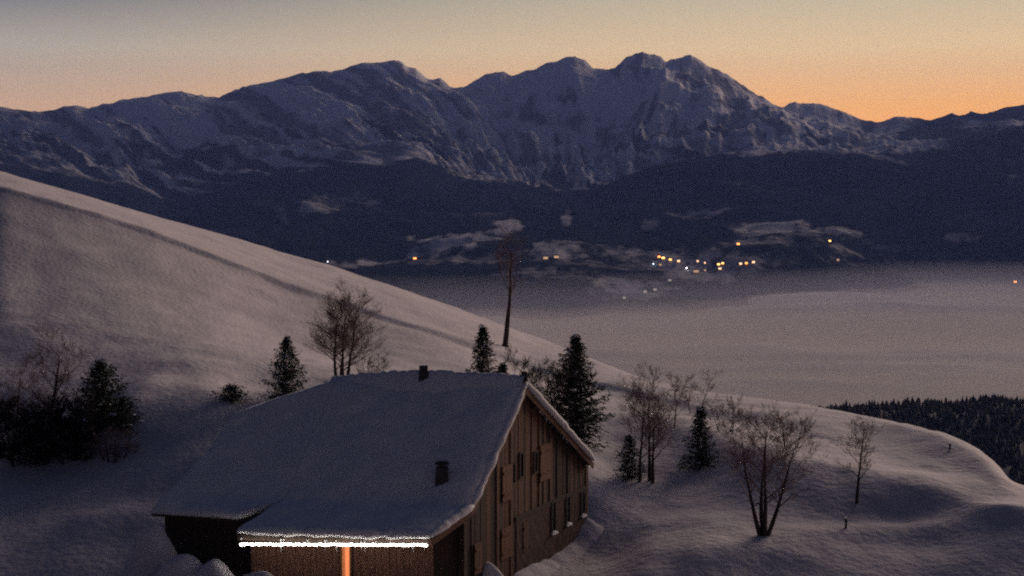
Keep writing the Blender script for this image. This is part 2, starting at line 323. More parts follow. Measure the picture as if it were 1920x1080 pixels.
for q in [(720, 487, 95, 9, .38, 1, -.05), (840, 465, 75, 17, .42, 2), (1000, 515, 60, 8, .22, 22), (960, 437, 36, 16, .42, 3), (1040, 484, 55, 9, .40, 4), (1170, 480, 70, 9, .30, 5), (1270, 492, 75, 16, .36, 6), (1340, 506, 95, 16, .30, 7), (1190, 545, 70, 22, .34, 8), (1450, 441, 80, 13, .48, 9, .02), (1575, 441, 42, 10, .42, 10), (1420, 470, 90, 12, .26, 11), (1800, 443, 36, 9, .34, 12), (1590, 482, 30, 10, .28, 13),
          (1310, 397, 60, 8, .30, 14), (1220, 412, 14, 8, .20, 15), (600, 385, 34, 17, .30, 16, -.2), (530, 405, 14, 14, .18, 17), (1062, 418, 10, 10, .34, 18), (1895, 344, 12, 6, .25, 19), (1150, 500, 120, 8, .18, 23), (1640, 305, 60, 6, .30, 24, .22), (1450, 283, 95, 10, .62, 25, -.13), (1680, 272, 75, 16, .50, 26), (1740, 480, 120, 10, .12, 27), (680, 365, 40, 9, .2, 28), (1100, 470, 60, 6, .25, 31), (880, 495, 90, 6, .22, 32), (1500, 462, 60, 6, .2, 33), (1660, 452, 60, 6, .16, 34), (1060, 520, 110, 7, .16, 35), (1500, 510, 140, 8, .12, 36), (900, 405, 50, 6, .14, 37), (1400, 350, 60, 6, .12, 38)]:
    snow = patch(snow, *q)
fm = mesh('mountain_range', np.stack([Xf, Df, Zf], -1).reshape(-1, 3), grid_faces(*Df.shape), True)
at = fm.attributes.new('snow_cover', 'FLOAT', 'POINT'); at.data.foreach_set('value', snow.ravel().astype(np.float32))
def range_mat():
    m = bpy.data.materials.new('range'); m.use_nodes = True; t = m.node_tree; b = t.nodes['Principled BSDF']; b.inputs['Roughness'].default_value = 1; b.inputs['Specular IOR Level'].default_value = 0
    a = t.nodes.new('ShaderNodeAttribute'); a.attribute_name = 'snow_cover'
    co = t.nodes.new('ShaderNodeTexCoord')
    n = t.nodes.new('ShaderNodeTexNoise'); n.inputs['Scale'].default_value = .018; n.inputs['Detail'].default_value = 5; n.inputs['Roughness'].default_value = .7; t.links.new(co.outputs['Object'], n.inputs[0])
    mr = t.nodes.new('ShaderNodeMapRange'); t.links.new(n.outputs['Fac'], mr.inputs[0]); mr.inputs[1].default_value = .3; mr.inputs[2].default_value = .7; mr.inputs[3].default_value = -.16; mr.inputs[4].default_value = .16
    ad = t.nodes.new('ShaderNodeMath'); ad.operation = 'ADD'; ad.use_clamp = True; t.links.new(a.outputs['Fac'], ad.inputs[0]); t.links.new(mr.outputs[0], ad.inputs[1])
    r = t.nodes.new('ShaderNodeValToRGB'); r.color_ramp.elements[0].color = (.018, .027, .040, 1); r.color_ramp.elements[1].color = (.92, .90, .88, 1); r.color_ramp.elements[1].position = 1
    e = r.color_ramp.elements.new(.12); e.color = (.038, .042, .055, 1); e = r.color_ramp.elements.new(.45); e.color = (.46, .45, .46, 1)
    t.links.new(ad.outputs[0], r.inputs[0]); t.links.new(r.outputs[0], b.inputs['Base Color'])
    bp = t.nodes.new('ShaderNodeBump'); bp.inputs['Strength'].default_value = 1; bp.inputs['Distance'].default_value = 14; t.links.new(n.outputs['Fac'], bp.inputs['Height']); t.links.new(bp.outputs[0], b.inputs['Normal'])
    return m
tag(link('mountain_range', fm, mat=range_mat()), kind='structure')
def far_seat(u, v):                     # first far ground point on the sight line
    a = (u - 960) / F; best = None
    i = int(np.clip(np.searchsorted(ft, pix(u, v, 1000).x / 1000), 1, len(ft) - 1))
    vv = HOR - Zf[:, i] / Df[:, i] * F
    for r in range(12, len(vv) - 1):
        if vv[r] >= v >= vv[r + 1] or (vv[r] - v) * (vv[r + 1] - v) <= 0:
            k = (vv[r] - v) / (vv[r] - vv[r + 1] + 1e-9); d = Df[r, i] * (1 - k) + Df[r + 1, i] * k
            return Vector((d * ft[i], d, Zf[r, i] * (1 - k) + Zf[r + 1, i] * k))
    d = 4700; return pix(u, v, d)

# ------------------------------------------------------------------ the sea of fog
gx_ = np.linspace(-5000, 5200, 340); gy_ = np.concatenate([np.linspace(260, 3000, 180), np.linspace(3020, 6400, 150)])
GX, GY = np.meshgrid(gx_, gy_)
fz = FOG - 3 + fbm(GX / 1100, GY / 430, 4, 101, .55) * 36 + fbm(GX / 170, GY / 130, 3, 111) * 5
fm_ = mat('fog', (.66, .62, .58), 1, (.97, .94, .89), .0022, 0, stretch=(.35, 1, 1), detail=6, lo=.33, hi=.58); fm_.node_tree.nodes['Principled BSDF'].inputs['Specular IOR Level'].default_value = 0
tag(link('sea_of_fog', mesh('sea_of_fog', np.stack([GX, GY, fz], -1).reshape(-1, 3), grid_faces(*GX.shape), True), mat=fm_), kind='stuff')
def volume(name, x0, x1, y0, y1, z0, z1, col, dens, an=0.0):
    m = bpy.data.materials.new(name); m.use_nodes = True; t = m.node_tree
    for n in list(t.nodes):
        if n.type == 'BSDF_PRINCIPLED': t.nodes.remove(n)
    v = t.nodes.new('ShaderNodeVolumePrincipled'); v.inputs['Color'].default_value = (*col, 1); v.inputs['Density'].default_value = dens; v.inputs['Anisotropy'].default_value = an
    t.links.new(v.outputs[0], t.nodes['Material Output'].inputs['Volume'])
    return tag(link(name, box_mesh(name, x0, x1, y0, y1, z0, z1), mat=m), kind='stuff')
volume('valley_mist', -5400, 5600, 250, 6600, -300, -226, (.96, .88, .80), .0024)
volume('thick_mist', -5390, 5590, 255, 6590, -299, -245, (.97, .90, .83), .008)
volume('thin_mist', -5410, 5610, 245, 6610, -301, -165, (.74, .76, .88), .00055)
volume('haze', -13000, 13000, -60, 17500, -1200, 1700, (.27, .40, .98), .000033)

# ------------------------------------------------------------------ wooded spur to the right, below the snow crest
def spur_z(x, y):
    px = 960 + x / y * F
    top = np.interp(y, [700, 820, 900, 1000, 1150, 1300, 1420, 1600, 1900], [-330, -212, -178, -164, -157, -167, -198, -265, -340])
    side = np.interp(x - 262 * (y / 1200) , [-160, -70, -30, 10, 200], [-130, -30, -7, -2, 0])
    return top + side + fbm(x / 60, y / 60, 3, 131) * 7
sxg, syg = np.meshgrid(np.linspace(-100, 1100, 150), np.linspace(640, 1900, 150))
tag(link('wooded_hill', mesh('wooded_hill', np.stack([sxg, syg, spur_z(sxg, syg)], -1).reshape(-1, 3), grid_faces(150, 150), True), mat=mat('forest floor', (.05, .05, .05), 1, (.12, .12, .13), .1)), kind='structure')
rg = np.random.RandomState(5)
n = 9000
ty = rg.uniform(790, 1420, n); tx = rg.uniform(.205, .46, n) * ty
side = tx - 252 * (ty / 1200); ok = side > -6; tx, ty = tx[ok], ty[ok]; n = len(tx)
tz = spur_z(tx, ty) - .5; th = rg.uniform(3.2, 7.6, n) * np.where(rg.rand(n) > .95, 1.35, 1)
k = 6; V = []; Fc = []; base = 0
tiers = [(0.02, .62, .27), (.30, .85, .20), (.58, 1.0, .13)]
for a0, a1, rr in tiers:
    ang = rg.uniform(0, 6.28, n)[:, None] + np.arange(k)[None, :] * 2 * math.pi / k
    rad = th[:, None] * rr * rg.uniform(.65, 1.25, (n, k))
    ring = np.stack([tx[:, None] + np.cos(ang) * rad, ty[:, None] + np.sin(ang) * rad, tz[:, None] + th[:, None] * (a0 + rg.uniform(-.05, .05, (n, k)))], -1)
    tip = np.stack([tx + rg.uniform(-.1, .1, n), ty, tz + th * a1], -1)
    vv = np.concatenate([ring, tip[:, None, :]], 1)
    idx = base + np.arange(n)[:, None] * (k + 1)
    f = np.stack([np.stack([idx[:, 0] + i, idx[:, 0] + (i + 1) % k, idx[:, 0] + k], -1) for i in range(k)], 1)
    V.append(vv.reshape(-1, 3)); Fc.append(f.reshape(-1, 3)); base += n * (k + 1)
fo = link('conifer_forest', mesh('conifer_forest', np.concatenate(V), np.concatenate(Fc)), mat=M['needlefar'])
tag(fo, 'dark conifer forest covering the hill below the snowy crest beside the fog', 'forest', kind='stuff')

# ------------------------------------------------------------------ the barn
rb = random.Random(3)
barn = empty('barn', pix(960, 1090, 58)); BO = barn.location.copy()
tag(barn, 'large wooden barn with deep snow on its roof and a plank gable', 'barn')
def bpart(name, v, f, m, smooth=False, parent=None, kind=None):
    me = mesh(name, [Vector(p) - BO for p in v], f, smooth); o = link(name, me, None, m)
    o.parent = parent or barn
    if kind: o['kind'] = kind
    return o
A = pix(985, 726, 59.0); K = pix(884, 955, 54.4); E = pix(806, 1011, 52.2); Rr = pix(1112, 868, 65.6)
Z = pix(632, 724, 60.9); K1 = pix(533, 951, 55.7); E1 = pix(445, 1001, 53.4)
E1b = pix(448, 975, 54.9); H = pix(437, 787, 60.2); Mm = pix(390, 852, 59.0); B = pix(284, 964, 57.0)
Rb = Vector((-8.7, 68.2, -11.2)); Hb = Vector((-10.6, 63.6, -8.3))
def up_n(): return Vector((-.1, -.55, .8)).normalized()
# column curves of the front slope: each a polyline from the ridge to the eave
def curve(pts, n):
    ps = [np.array(p) for p in pts]; ln = [0]
    for a, b in zip(ps, ps[1:]): ln.append(ln[-1] + np.linalg.norm(b - a))
    t = np.linspace(0, ln[-1], n); P = np.array(ps)
    c = np.stack([np.interp(t, ln, P[:, i]) for i in range(3)], -1)
    for _ in range(2): c[1:-1] = (c[:-2] + 2 * c[1:-1] + c[2:]) / 4
    return c
NR = 60
def slope(name, cols, ns, thick, seed, m, dn=.0, open0=False, open1=False):
    cs = [curve(p, NR) for p in cols]; rows = []
    for (a, b), n in zip(zip(cs, cs[1:]), ns):
        for j in range(n): rows.append(a + (b - a) * j / n)
    rows.append(cs[-1]); G = np.array(rows)
    nrm = np.array(up_n()); nc = G.shape[0]
    i, j = np.meshgrid(np.arange(nc), np.arange(NR), indexing='ij')
    edge_f = np.minimum(np.minimum(i + 99 * open0, nc - 1 - i + 99 * open1) / 3.0, np.minimum((NR - 1 - j) / 3.0, 99)); edge_f = np.clip(edge_f, 0, 1)
    lift = thick * (.55 + .45 * np.sqrt(edge_f)) + fbm(G[..., 0] / 1.6, G[..., 1] / 1.2, 4, seed) * .16 * thick / .4 + fbm(G[..., 0] / .35, G[..., 1] / .35, 2, seed + 5) * .03
    T = G + nrm * lift[..., None]
    out_ = np.array((0, -.10, 0))
    T[:, -1] += out_ * .4
    v = np.concatenate([T.reshape(-1, 3), (G + nrm * dn).reshape(-1, 3)]); n0 = nc * NR
    f = [tuple(int(x) for x in q) for q in grid_faces(nc, NR)]
    f2 = [tuple(int(x) + n0 for x in q[::-1]) for q in grid_faces(nc, NR)]
    sid = []
    ring = [r * NR for r in range(nc)] + [(nc - 1) * NR + c for c in range(1, NR)] + [r * NR + NR - 1 for r in range(nc - 2, -1, -1)] + [c for c in range(NR - 2, 0, -1)]
    for a, b in zip(ring, ring[1:] + ring[:1]): sid.append((a, b, b + n0, a + n0))
    return bpart(name, v, f + f2 + sid, m, True), G
Zt = Z
rs, G1 = slope('roof_snow', [[A, K, E], [Z, K1, E1]], [64], .32, 7, M['roofsnow'], .02, open1=True)
rs2, G2 = slope('roof_snow', [[Z, K1, (K1 + E1b) / 2 + Vector((0, 0, .02)), E1b], [H, Mm, B]], [30], .32, 7, M['roofsnow'], .02, open0=True)
# roof deck under the snow
def deck(name, G, th=-.10):
    g = G[::4, ::4]; g = np.concatenate([g, G[::4, -1:]], 1) if (NR - 1) % 4 else g
    if (G.shape[0] - 1) % 4: g = np.concatenate([g, np.concatenate([G[-1:, ::4], G[-1:, -1:]], 1)], 0)
    nr_, nc_ = g.shape[:2]; nrm = np.array(up_n())
    v = np.concatenate([(g + nrm * .018).reshape(-1, 3), (g + nrm * th).reshape(-1, 3)]); n0 = nr_ * nc_
    f = [tuple(int(x) for x in q) for q in grid_faces(nr_, nc_)] + [tuple(int(x) + n0 for x in q[::-1]) for q in grid_faces(nr_, nc_)]
    ring = [r * nc_ for r in range(nr_)] + [(nr_ - 1) * nc_ + c for c in range(1, nc_)] + [r * nc_ + nc_ - 1 for r in range(nr_ - 2, -1, -1)] + list(range(nc_ - 2, 0, -1))
    f += [(a, b, b + n0, a + n0) for a, b in zip(ring, ring[1:] + ring[:1])]
    return bpart(name, v, f, M['dark'])
deck('roof_deck', G1); deck('roof_deck', G2)
# rear slope and hipped end with their snow
def plate(name, poly, th, m, nrm):
    n_ = len(poly); v = [Vector(p) for p in poly] + [Vector(p) - nrm * th for p in poly]
    return bpart(name, v, [tuple(range(n_)), tuple(range(2 * n_ - 1, n_ - 1, -1))] + [(i, i + n_, (i + 1) % n_ + n_, (i + 1) % n_) for i in range(n_)], m)
nb = (Rr - A).cross(Z - A).normalized(); nb = nb if nb.z > 0 else -nb
lift = nb * .30
def rear_snow():
    a = curve([A + lift * .9, Rr + lift], 30); b = curve([Z + lift * .9, Rb + lift], 30)
    v = []; nn = 24
    for i in range(nn + 1):
        for j in range(30):
            p = a[j] + (b[j] - a[j]) * i / nn; e = min(i, nn - i, 29 - j) / 2
            v.append(Vector(p) + nb * (.05 * rb.uniform(-1, 1) - .12 * (1 - min(e, 1))))
    n0 = len(v); v += [Vector(p) - nb * .28 for p in v]
    f = [tuple(int(x) for x in q) for q in grid_faces(nn + 1, 30)] + [tuple(int(x) + n0 for x in q[::-1]) for q in grid_faces(nn + 1, 30)]
    ring = [r * 30 for r in range(nn + 1)] + [nn * 30 + c for c in range(1, 30)] + [r * 30 + 29 for r in range(nn - 1, -1, -1)] + list(range(28, 0, -1))
    f += [(p, q, q + n0, p + n0) for p, q in zip(ring, ring[1:] + ring[:1])]
    bpart('roof_snow', v, f, M['roofsnow'], True)
rear_snow()
plate('roof_deck', [A, Rr, Rb, Z], .12, M['dark'], nb)
plate('hip_snow', [Z + Vector((0, 0, .3)), H + Vector((0, 0, .25)), Hb + Vector((0, 0, .25))], .3, M['roofsnow'], Vector((-.5, 0, .8)))
# ridge cap of drifted snow
cap = []
Tz = Z + (Z - A).normalized() * .2
for i in range(49):
    t = i / 48; c = A.lerp(Tz, t); ta = min(1, (1 - t) * 6 + .05)
    hgt = (.13 + .16 * math.sin(3.14 * t) + .05 * rb.uniform(-1, 1)) * (.3 + .7 * ta)
    for k_ in range(13):
        q = k_ / 6 - 1; dr_ = (K - A).normalized() if q < 0 else (Rr - A).normalized()
        cap.append(c + dr_ * abs(q) * 1.1 + Vector((0, 0, .36 + hgt * math.cos(q * math.pi / 2) ** 2 - .16 * abs(q) ** 3)))
bpart('ridge_snow', cap, [tuple(int(x) for x in q) for q in grid_faces(49, 13)], M['roofsnow'], True)

# gable wall: axis g runs from the front corner to the rear corner
e1 = (Z - A); e1.z = 0; e1.normalize()
G0 = K + e1 * .28; G9 = Rr + e1 * .28
gv = (G9 - G0); gv.z = 0; GL = gv.length; g = gv / GL
gn = Vector((g.y, -g.x, 0));  gn = gn if gn.dot(Vector((1, -1, 0))) > 0 else -gn   # outward
tA = (A + e1 * .28 - G0).dot(g)
def roofz(t):                            # underside of the roof over the wall at distance t
    if t < 0: return K.z + (E.z - K.z) * min(-t / 2.6, 1) - .12
    if t < tA: return K.z + (A.z - K.z) * t / tA - .14
    return A.z + (Rr.z - A.z) * (t - tA) / (GL - tA) - .14
def on_gable(u, v):
    d = pix(u, v, 1.0); q = G0.dot(gn) / d.dot(gn); p = d * q
    return (p - G0).dot(g), p.z
def wall_pt(t, off=0): return G0 + g * t + gn * off
def gable_slab(t0, t1, z0, z1, off, depth, m, name, parent=None, z1b=None):
    a = wall_pt(t0, off); b = wall_pt(t1, off)
    v, f = hexa_on(None, a, b, z0, z0, z1, z1 if z1b is None else z1b, -gn, depth)
    return bpart(name, v, f, m, parent=parent)
FL = -16.0
TR = GL - .22                            # the wall stops short of the eave
feat = {}                                # pixel boxes of openings on the gable
tb = 4.6                                 # where masonry of the lower storey starts
z_mas = -12.15
gable_slab(.1, TR, FL, -12.0, -.16, .3, M['dark'], 'wall_core')
v = [wall_pt(.1, -.2), wall_pt(TR, -.2)]
core = [Vector((*wall_pt(.1, -.2).xy, -12.0)), Vector((*wall_pt(TR, -.2).xy, -12.0)), Vector((*wall_pt(TR, -.2).xy, roofz(TR) - .05)), Vector((*wall_pt(tA, -.2).xy, roofz(tA) - .1)), Vector((*wall_pt(.1, -.2).xy, roofz(.1) - .1))]
cb = [p - gn * .2 for p in core]
bpart('wall_core', core + cb, [(0, 1, 2, 3, 4), (9, 8, 7, 6, 5)] + [(i, i + 5, (i + 1) % 5 + 5, (i + 1) % 5) for i in range(5)], M['dark'])
t = .12; tones = {}
warm_px = [on_gable(1015, 870)[0], on_gable(947, 900)[0]]
while t < TR:
    w_ = min(rb.uniform(.20, .31), TR - t)
    if w_ < .08: break
    zt0, zt1 = roofz(t), roofz(t + w_)
    zb = (z_mas + rb.uniform(-.04, .05)) if t > tb else FL
    m_ = M['plankdark'] if (t < 1.7 or rb.random() < .24) else M['plank']  # boards nearest the front corner are darker, the rest vary at random
    if t + .1 < tA < t + w_:            # the board under the apex
        zt0 = zt1 = min(zt0, zt1)
    off = rb.uniform(-.02, .03)
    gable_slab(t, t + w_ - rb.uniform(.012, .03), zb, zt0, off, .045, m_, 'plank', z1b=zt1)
    t += w_
gable_slab(tb, TR, FL, z_mas + .02, .05, .20, M['stone'], 'stone_wall')
# corner posts, beam over the masonry
gable_slab(TR, TR + .24, FL, roofz(TR + .2), .06, .24, M['plank'], 'corner_post')
gable_slab(-.12, .12, FL, roofz(.1), .06, .24, M['plankdark'], 'corner_post')
gable_slab(tb - .1, TR, z_mas - .02, z_mas + .16, .075, .12, M['plankdark'], 'beam')
# three narrow lower windows with snow on the sills
def gwin(u, v0, v1, half, name='window', snow_=True, deep=.05, m_pane='glass'):
    t_, zt = on_gable(u, v0); _, zb = on_gable(u, v1); s = half
    fr = empty(name); fr.parent = barn; fr.location = (0, 0, 0)
    gable_slab(t_ - s, t_ + s, zb, zt, deep + .015, .05, M[m_pane], 'pane', fr)
    for a, b, c_, d_ in ((t_ - s - .07, t_ - s, zb - .07, zt + .07), (t_ + s, t_ + s + .07, zb - .07, zt + .07), (t_ - s, t_ + s, zt, zt + .07), (t_ - s, t_ + s, zb - .07, zb)):
        gable_slab(a, b, c_, d_, deep + .05, .09, M['plankdark'], 'frame', fr)
    if snow_:
        vs_ = []; nn = 8
        for i in range(nn + 1):
            q = i / nn; hh = .10 * math.sin(math.pi * min(max(q, .08), .92)) + .04
            for k_, (o_, z_) in enumerate(((deep + .13, 0), (deep + .12, hh * .6), (deep + .07, hh), (deep + .0, hh))):
                p = wall_pt(t_ - s - .12 + (2 * s + .24) * q, o_); vs_.append(Vector((p.x, p.y, zb - .06 + z_)))
        bpart('sill_snow', vs_, [tuple(int(x) for x in q) for q in grid_faces(nn + 1, 4)], M['snowclump'], True, fr)
    return fr
gwin(1035, 942, 998, .17); gwin(1062, 931, 982, .17); gwin(1090, 924, 966, .17)
gwin(1003, 848, 884, .13, snow_=False, deep=.02); gwin(976, 850, 893, .13, snow_=False, deep=.02)
gwin(961, 870, 905, .10, snow_=False, deep=.02)
# shutters and doors
def leaf(u, v0, v1, half, m, name, n_=3, off=.07):
    t_, zt = on_gable(u, v0); _, zb = on_gable(u, v1); d = empty(name); d.parent = barn
    for i in range(n_):
        a = t_ - half + 2 * half * i / n_; gable_slab(a, a + 2 * half / n_ - .012, zb, zt, off + rb.uniform(0, .01), .05, M[m], 'plank', d)
    for z_ in (zb + (zt - zb) * .2, zb + (zt - zb) * .8): gable_slab(t_ - half + .04, t_ + half - .04, z_ - .05, z_ + .05, off + .035, .03, M['plank'], 'batten', d)
    return d
leaf(1020, 833, 900, .52, 'plankwarm', 'shutter', 4); leaf(949, 872, 938, .45, 'plankwarm', 'shutter', 3)
leaf(948, 988, 1046, .50, 'plankwarm', 'door', 4); leaf(983, 978, 1034, .24, 'doorred', 'door', 2)
leaf(893, 1018, 1075, .30, 'plank', 'door', 3, .09)
# verge boards under the rakes and the lean-to slope
def bar(a, b, w_, h_, m, name, parent=None):
    d = (b - a).normalized(); s = d.cross(Vector((0, 0, 1))).normalized() * w_ / 2; u_ = s.cross(d).normalized() * h_ / 2
    q = [a - s - u_, a + s - u_, b + s - u_, b - s - u_, a - s + u_, a + s + u_, b + s + u_, b - s + u_]
    return bpart(name, q, hexa(q)[1], m, parent=parent)
dz = Vector((0, 0, -.14)); oo = -e1 * .02
for a, b in ((A, K), (K, E), (A, Rr)): bar(a + dz + oo, b + dz + oo, .05, .24, M['plank'], 'verge_board')
for q in (.25, .55, .85):
    a = K.lerp(A, q) + Vector((0, 0, -.3)); bar(a, a + e1 * .6, .14, .14, M['dark'], 'purlin')
    a = Rr.lerp(A, q) + Vector((0, 0, -.3)); bar(a, a + e1 * .6, .14, .14, M['dark'], 'purlin')
def snow_roll(a, b, r0, seed, name='verge_snow', n=60, sq=1.0, off=Vector((0, 0, 0))):
    v = []; d = (b - a).normalized(); s_x = d.cross(Vector((0, 0, 1))).normalized(); u_x = s_x.cross(d).normalized()
    for i in range(n + 1):
        t_ = i / n; c = a.lerp(b, t_) + off; nz = float(fbm(np.array(t_ * n / 5.0), np.array(seed * 3.1), 3, seed)); r_ = r0 * (1 + .55 * nz) * min(1, .55 + 4 * t_, .55 + 4 * (1 - t_))
        for k_ in range(10):
            an = 2 * math.pi * k_ / 10; v.append(c + s_x * math.cos(an) * r_ * sq + u_x * math.sin(an) * r_ * (1 if math.sin(an) > 0 else .75))
    f = [(i * 10 + k_, i * 10 + (k_ + 1) % 10, i * 10 + 10 + (k_ + 1) % 10, i * 10 + 10 + k_) for i in range(n) for k_ in range(10)] + [tuple(range(9, -1, -1)), tuple(n * 10 + k_ for k_ in range(10))]
    bpart(name, v, f, M['roofsnow'], True)
lf = Vector((0, 0, .13)) + oo * 2
snow_roll(A + lf + Vector((0, 0, .05)), K + lf, .155, 3); snow_roll(K + lf, E + lf, .155, 4, n=24); snow_roll(A + lf + Vector((0, 0, .05)), Rr + lf, .16, 5)
snow_roll(E + lf + Vector((0, -.03, 0)), E1 + lf + Vector((0, -.03, 0)), .19, 6, 'eave_snow', 80)
# front: eave fascia, recessed wall of boards, posts
fa = E + Vector((0, 0, -.12)); fb = E1 + Vector((0, 0, -.12))
bar(fa, fb, .05, .2, M['plankdark'], 'fascia')
ev_ = (E1 - E); ev_.z = 0; EL = ev_.length; ev_.normalize(); en = Vector((ev_.y, -ev_.x, 0)); en = en if en.y < 0 else -en
W0 = E - en * .95 + ev_ * .1; W0.z = 0
def front_slab(s0, s1, z0, z1, off, depth, m, name, parent=None):
    a = W0 + ev_ * s0 + en * off; b = W0 + ev_ * s1 + en * off
    v, f = hexa_on(None, a, b, z0, z0, z1, z1, -en, depth); return bpart(name, v, f, m, parent=parent)
front_slab(0, EL - .25, FL, E.z + .05, -.06, .1, M['dark'], 'wall_core')
doorS = (W0 - Vector((0, 0, 0)))
def front_s(u):
    d = pix(u, 1055, 1.0); q = W0.dot(en) / d.dot(en); return ((d * q) - W0).dot(ev_)
s_d = front_s(649); s = 0
while s < EL - .3:
    w_ = rb.uniform(.2, .3)
    if abs(s + w_ / 2 - s_d) > .3:
        front_slab(s, s + w_ - .015, FL, E.z + .02, rb.uniform(0, .02), .04, M['plank'], 'plank')
    s += w_
dr = empty('door'); dr.parent = barn
M['litdim'] = mat('lit doorway edge', (.4, .2, .1), .6, emit=(1.0, .24, .08), estr=.32)
front_slab(s_d + .03, s_d + .14, FL + .1, E.z - .22, .035, .03, M['litdim'], 'door_pane', dr)
front_slab(s_d - .14, s_d + .14, FL + .1, E.z - .22, .02, .03, M['litdoor'], 'door_pane', dr)
front_slab(s_d - .22, s_d - .14, FL, E.z - .14, .06, .10, M['plankwarm'], 'door_frame', dr); front_slab(s_d + .14, s_d + .22, FL, E.z - .14, .06, .10, M['plankwarm'], 'door_frame', dr)
# side wall of the lean-to towards the gable, set back from the verge
P0 = G0 - g * 0.1; P1 = W0 + Vector((0, 0, 0))
sv_ = (P1 - P0); sv_.z = 0; SL = sv_.length; sv_.normalize(); sn = Vector((sv_.y, -sv_.x, 0)); sn = sn if sn.x > 0 else -sn
s = 0
while s < SL:
    w_ = min(rb.uniform(.22, .3), SL - s); a = P0 + sv_ * s - sn * .25; b = a + sv_ * (w_ - .015)
    z1_ = K.z + (E.z - K.z) * s / SL - .2
    v, f = hexa_on(None, a, b, FL, FL, z1_, z1_ - .03, -sn, .05); bpart('plank', v, f, M['plankdark']); s += w_ + .001
    if w_ < .1: break
# set-back wall at the far left
L0 = E1b + Vector((.25, 1.1, 0)); L1 = B + Vector((.35, .9, 0)); lv = (L1 - L0); lv.z = 0; LL = lv.length; lv.normalize(); ln_ = Vector((lv.y, -lv.x, 0)); ln_ = ln_ if ln_.y < 0 else -ln_
s = 0
while s < LL:
    w_ = rb.uniform(.22, .3); a = L0 + lv * s; b = a + lv * (w_ - .02); z1_ = L0.z + (L1.z - L0.z) * s / LL + .35
    v, f = hexa_on(None, a, b, FL, FL, z1_, z1_, -ln_, .06); bpart('plank', v, f, M['plankdark']); s += w_
a = L1 + Vector((0, 0, .2)); b = a + Vector((1.6, 4.6, 3.0))
q = [Vector((L1.x, L1.y, FL)), Vector((L1.x + 3.3, L1.y + 11, FL)), Vector((Hb.x, Hb.y, Hb.z - .2)), Vector((H.x + .3, H.y, H.z - .15)), Vector((L1.x, L1.y, B.z))]
bpart('end_wall', q + [p + Vector((.2, -.05, 0)) for p in q], [(0, 1, 2, 3, 4), (9, 8, 7, 6, 5)] + [(i, i + 5, (i + 1) % 5 + 5, (i + 1) % 5) for i in range(5)], M['plankdark'])
a = W0 + ev_ * (EL - .25); q = Vector((a.x, a.y, 0)); r_ = Vector((L0.x, L0.y, 0)); dd = (r_ - q)
v, f = hexa_on(None, q, r_, FL, FL, E1.z - .1, E1b.z - .1, Vector((.05, 0, 0)), 1.0); bpart('end_wall', v, f, M['plankdark'])
# chimney stack on the front slope with its cap
pn = (K - A).cross(Z - A).normalized()
def on_roof(u, v):
    d = pix(u, v, 1.0); return d * (A.dot(pn) / d.dot(pn))
cb_ = on_roof(829, 914) + Vector((0, -.1, .3))
def bx(cx, cy, z0, z1, rx, ry, m, name, parent=None, tp=1.0):
    q = [(cx - rx, cy - ry, z0), (cx + rx, cy - ry, z0), (cx + rx, cy + ry, z0), (cx - rx, cy + ry, z0), (cx - rx * tp, cy - ry * tp, z1), (cx + rx * tp, cy - ry * tp, z1), (cx + rx * tp, cy + ry * tp, z1), (cx - rx * tp, cy + ry * tp, z1)]
    return bpart(name, q, hexa(q)[1], m, parent=parent)
ch = bx(cb_.x, cb_.y, cb_.z - .6, cb_.z + .5, .27, .27, M['metal'], 'chimney', None, .8)
bx(cb_.x, cb_.y, cb_.z + .5, cb_.z + .62, .15, .15, M['metal'], 'chimney_neck', ch); bx(cb_.x, cb_.y, cb_.z + .62, cb_.z + .70, .27, .27, M['metal'], 'chimney_cap', ch, .5)
cr_ = A.lerp(Z, .53) + Vector((0, -.15, .45)); bx(cr_.x, cr_.y, cr_.z - .5, cr_.z + .42, .22, .2, M['metal'], 'ridge_vent', None, .75); 
bx(A.x - .05, A.y + .1, A.z + .1, A.z + .62, .16, .12, M['plankdark'], 'ridge_end', None, .7)
# icicles and loose snow on the eave
iv = []; if_ = []
def cone(p, r, h):
    b0 = len(iv)
    for k_ in range(5): iv.append((p.x + r * math.cos(k_ * 1.2566), p.y + r * math.sin(k_ * 1.2566), p.z))
    iv.append((p.x, p.y, p.z - h)); if_.extend([(b0 + (k_ + 1) % 5, b0 + k_, b0 + 5) for k_ in range(5)])
for i in range(14): cone(E.lerp(E1, rb.random()) + Vector((0, -.05, -.12)), rb.uniform(.012, .03), rb.uniform(.1, .42) * (1 if rb.random() < .7 else 1.4))
for i in range(26): cone(A.lerp(Rr, rb.uniform(.1, .98)) + Vector((0, 0, -.1)), rb.uniform(.02, .04), rb.uniform(.1, .4))
for i in range(26): cone(A.lerp(K, rb.uniform(.2, 1)) + Vector((0, 0, -.1)), rb.uniform(.02, .04), rb.uniform(.1, .4))
bpart('icicles', iv, if_, M['ice'], kind='stuff')

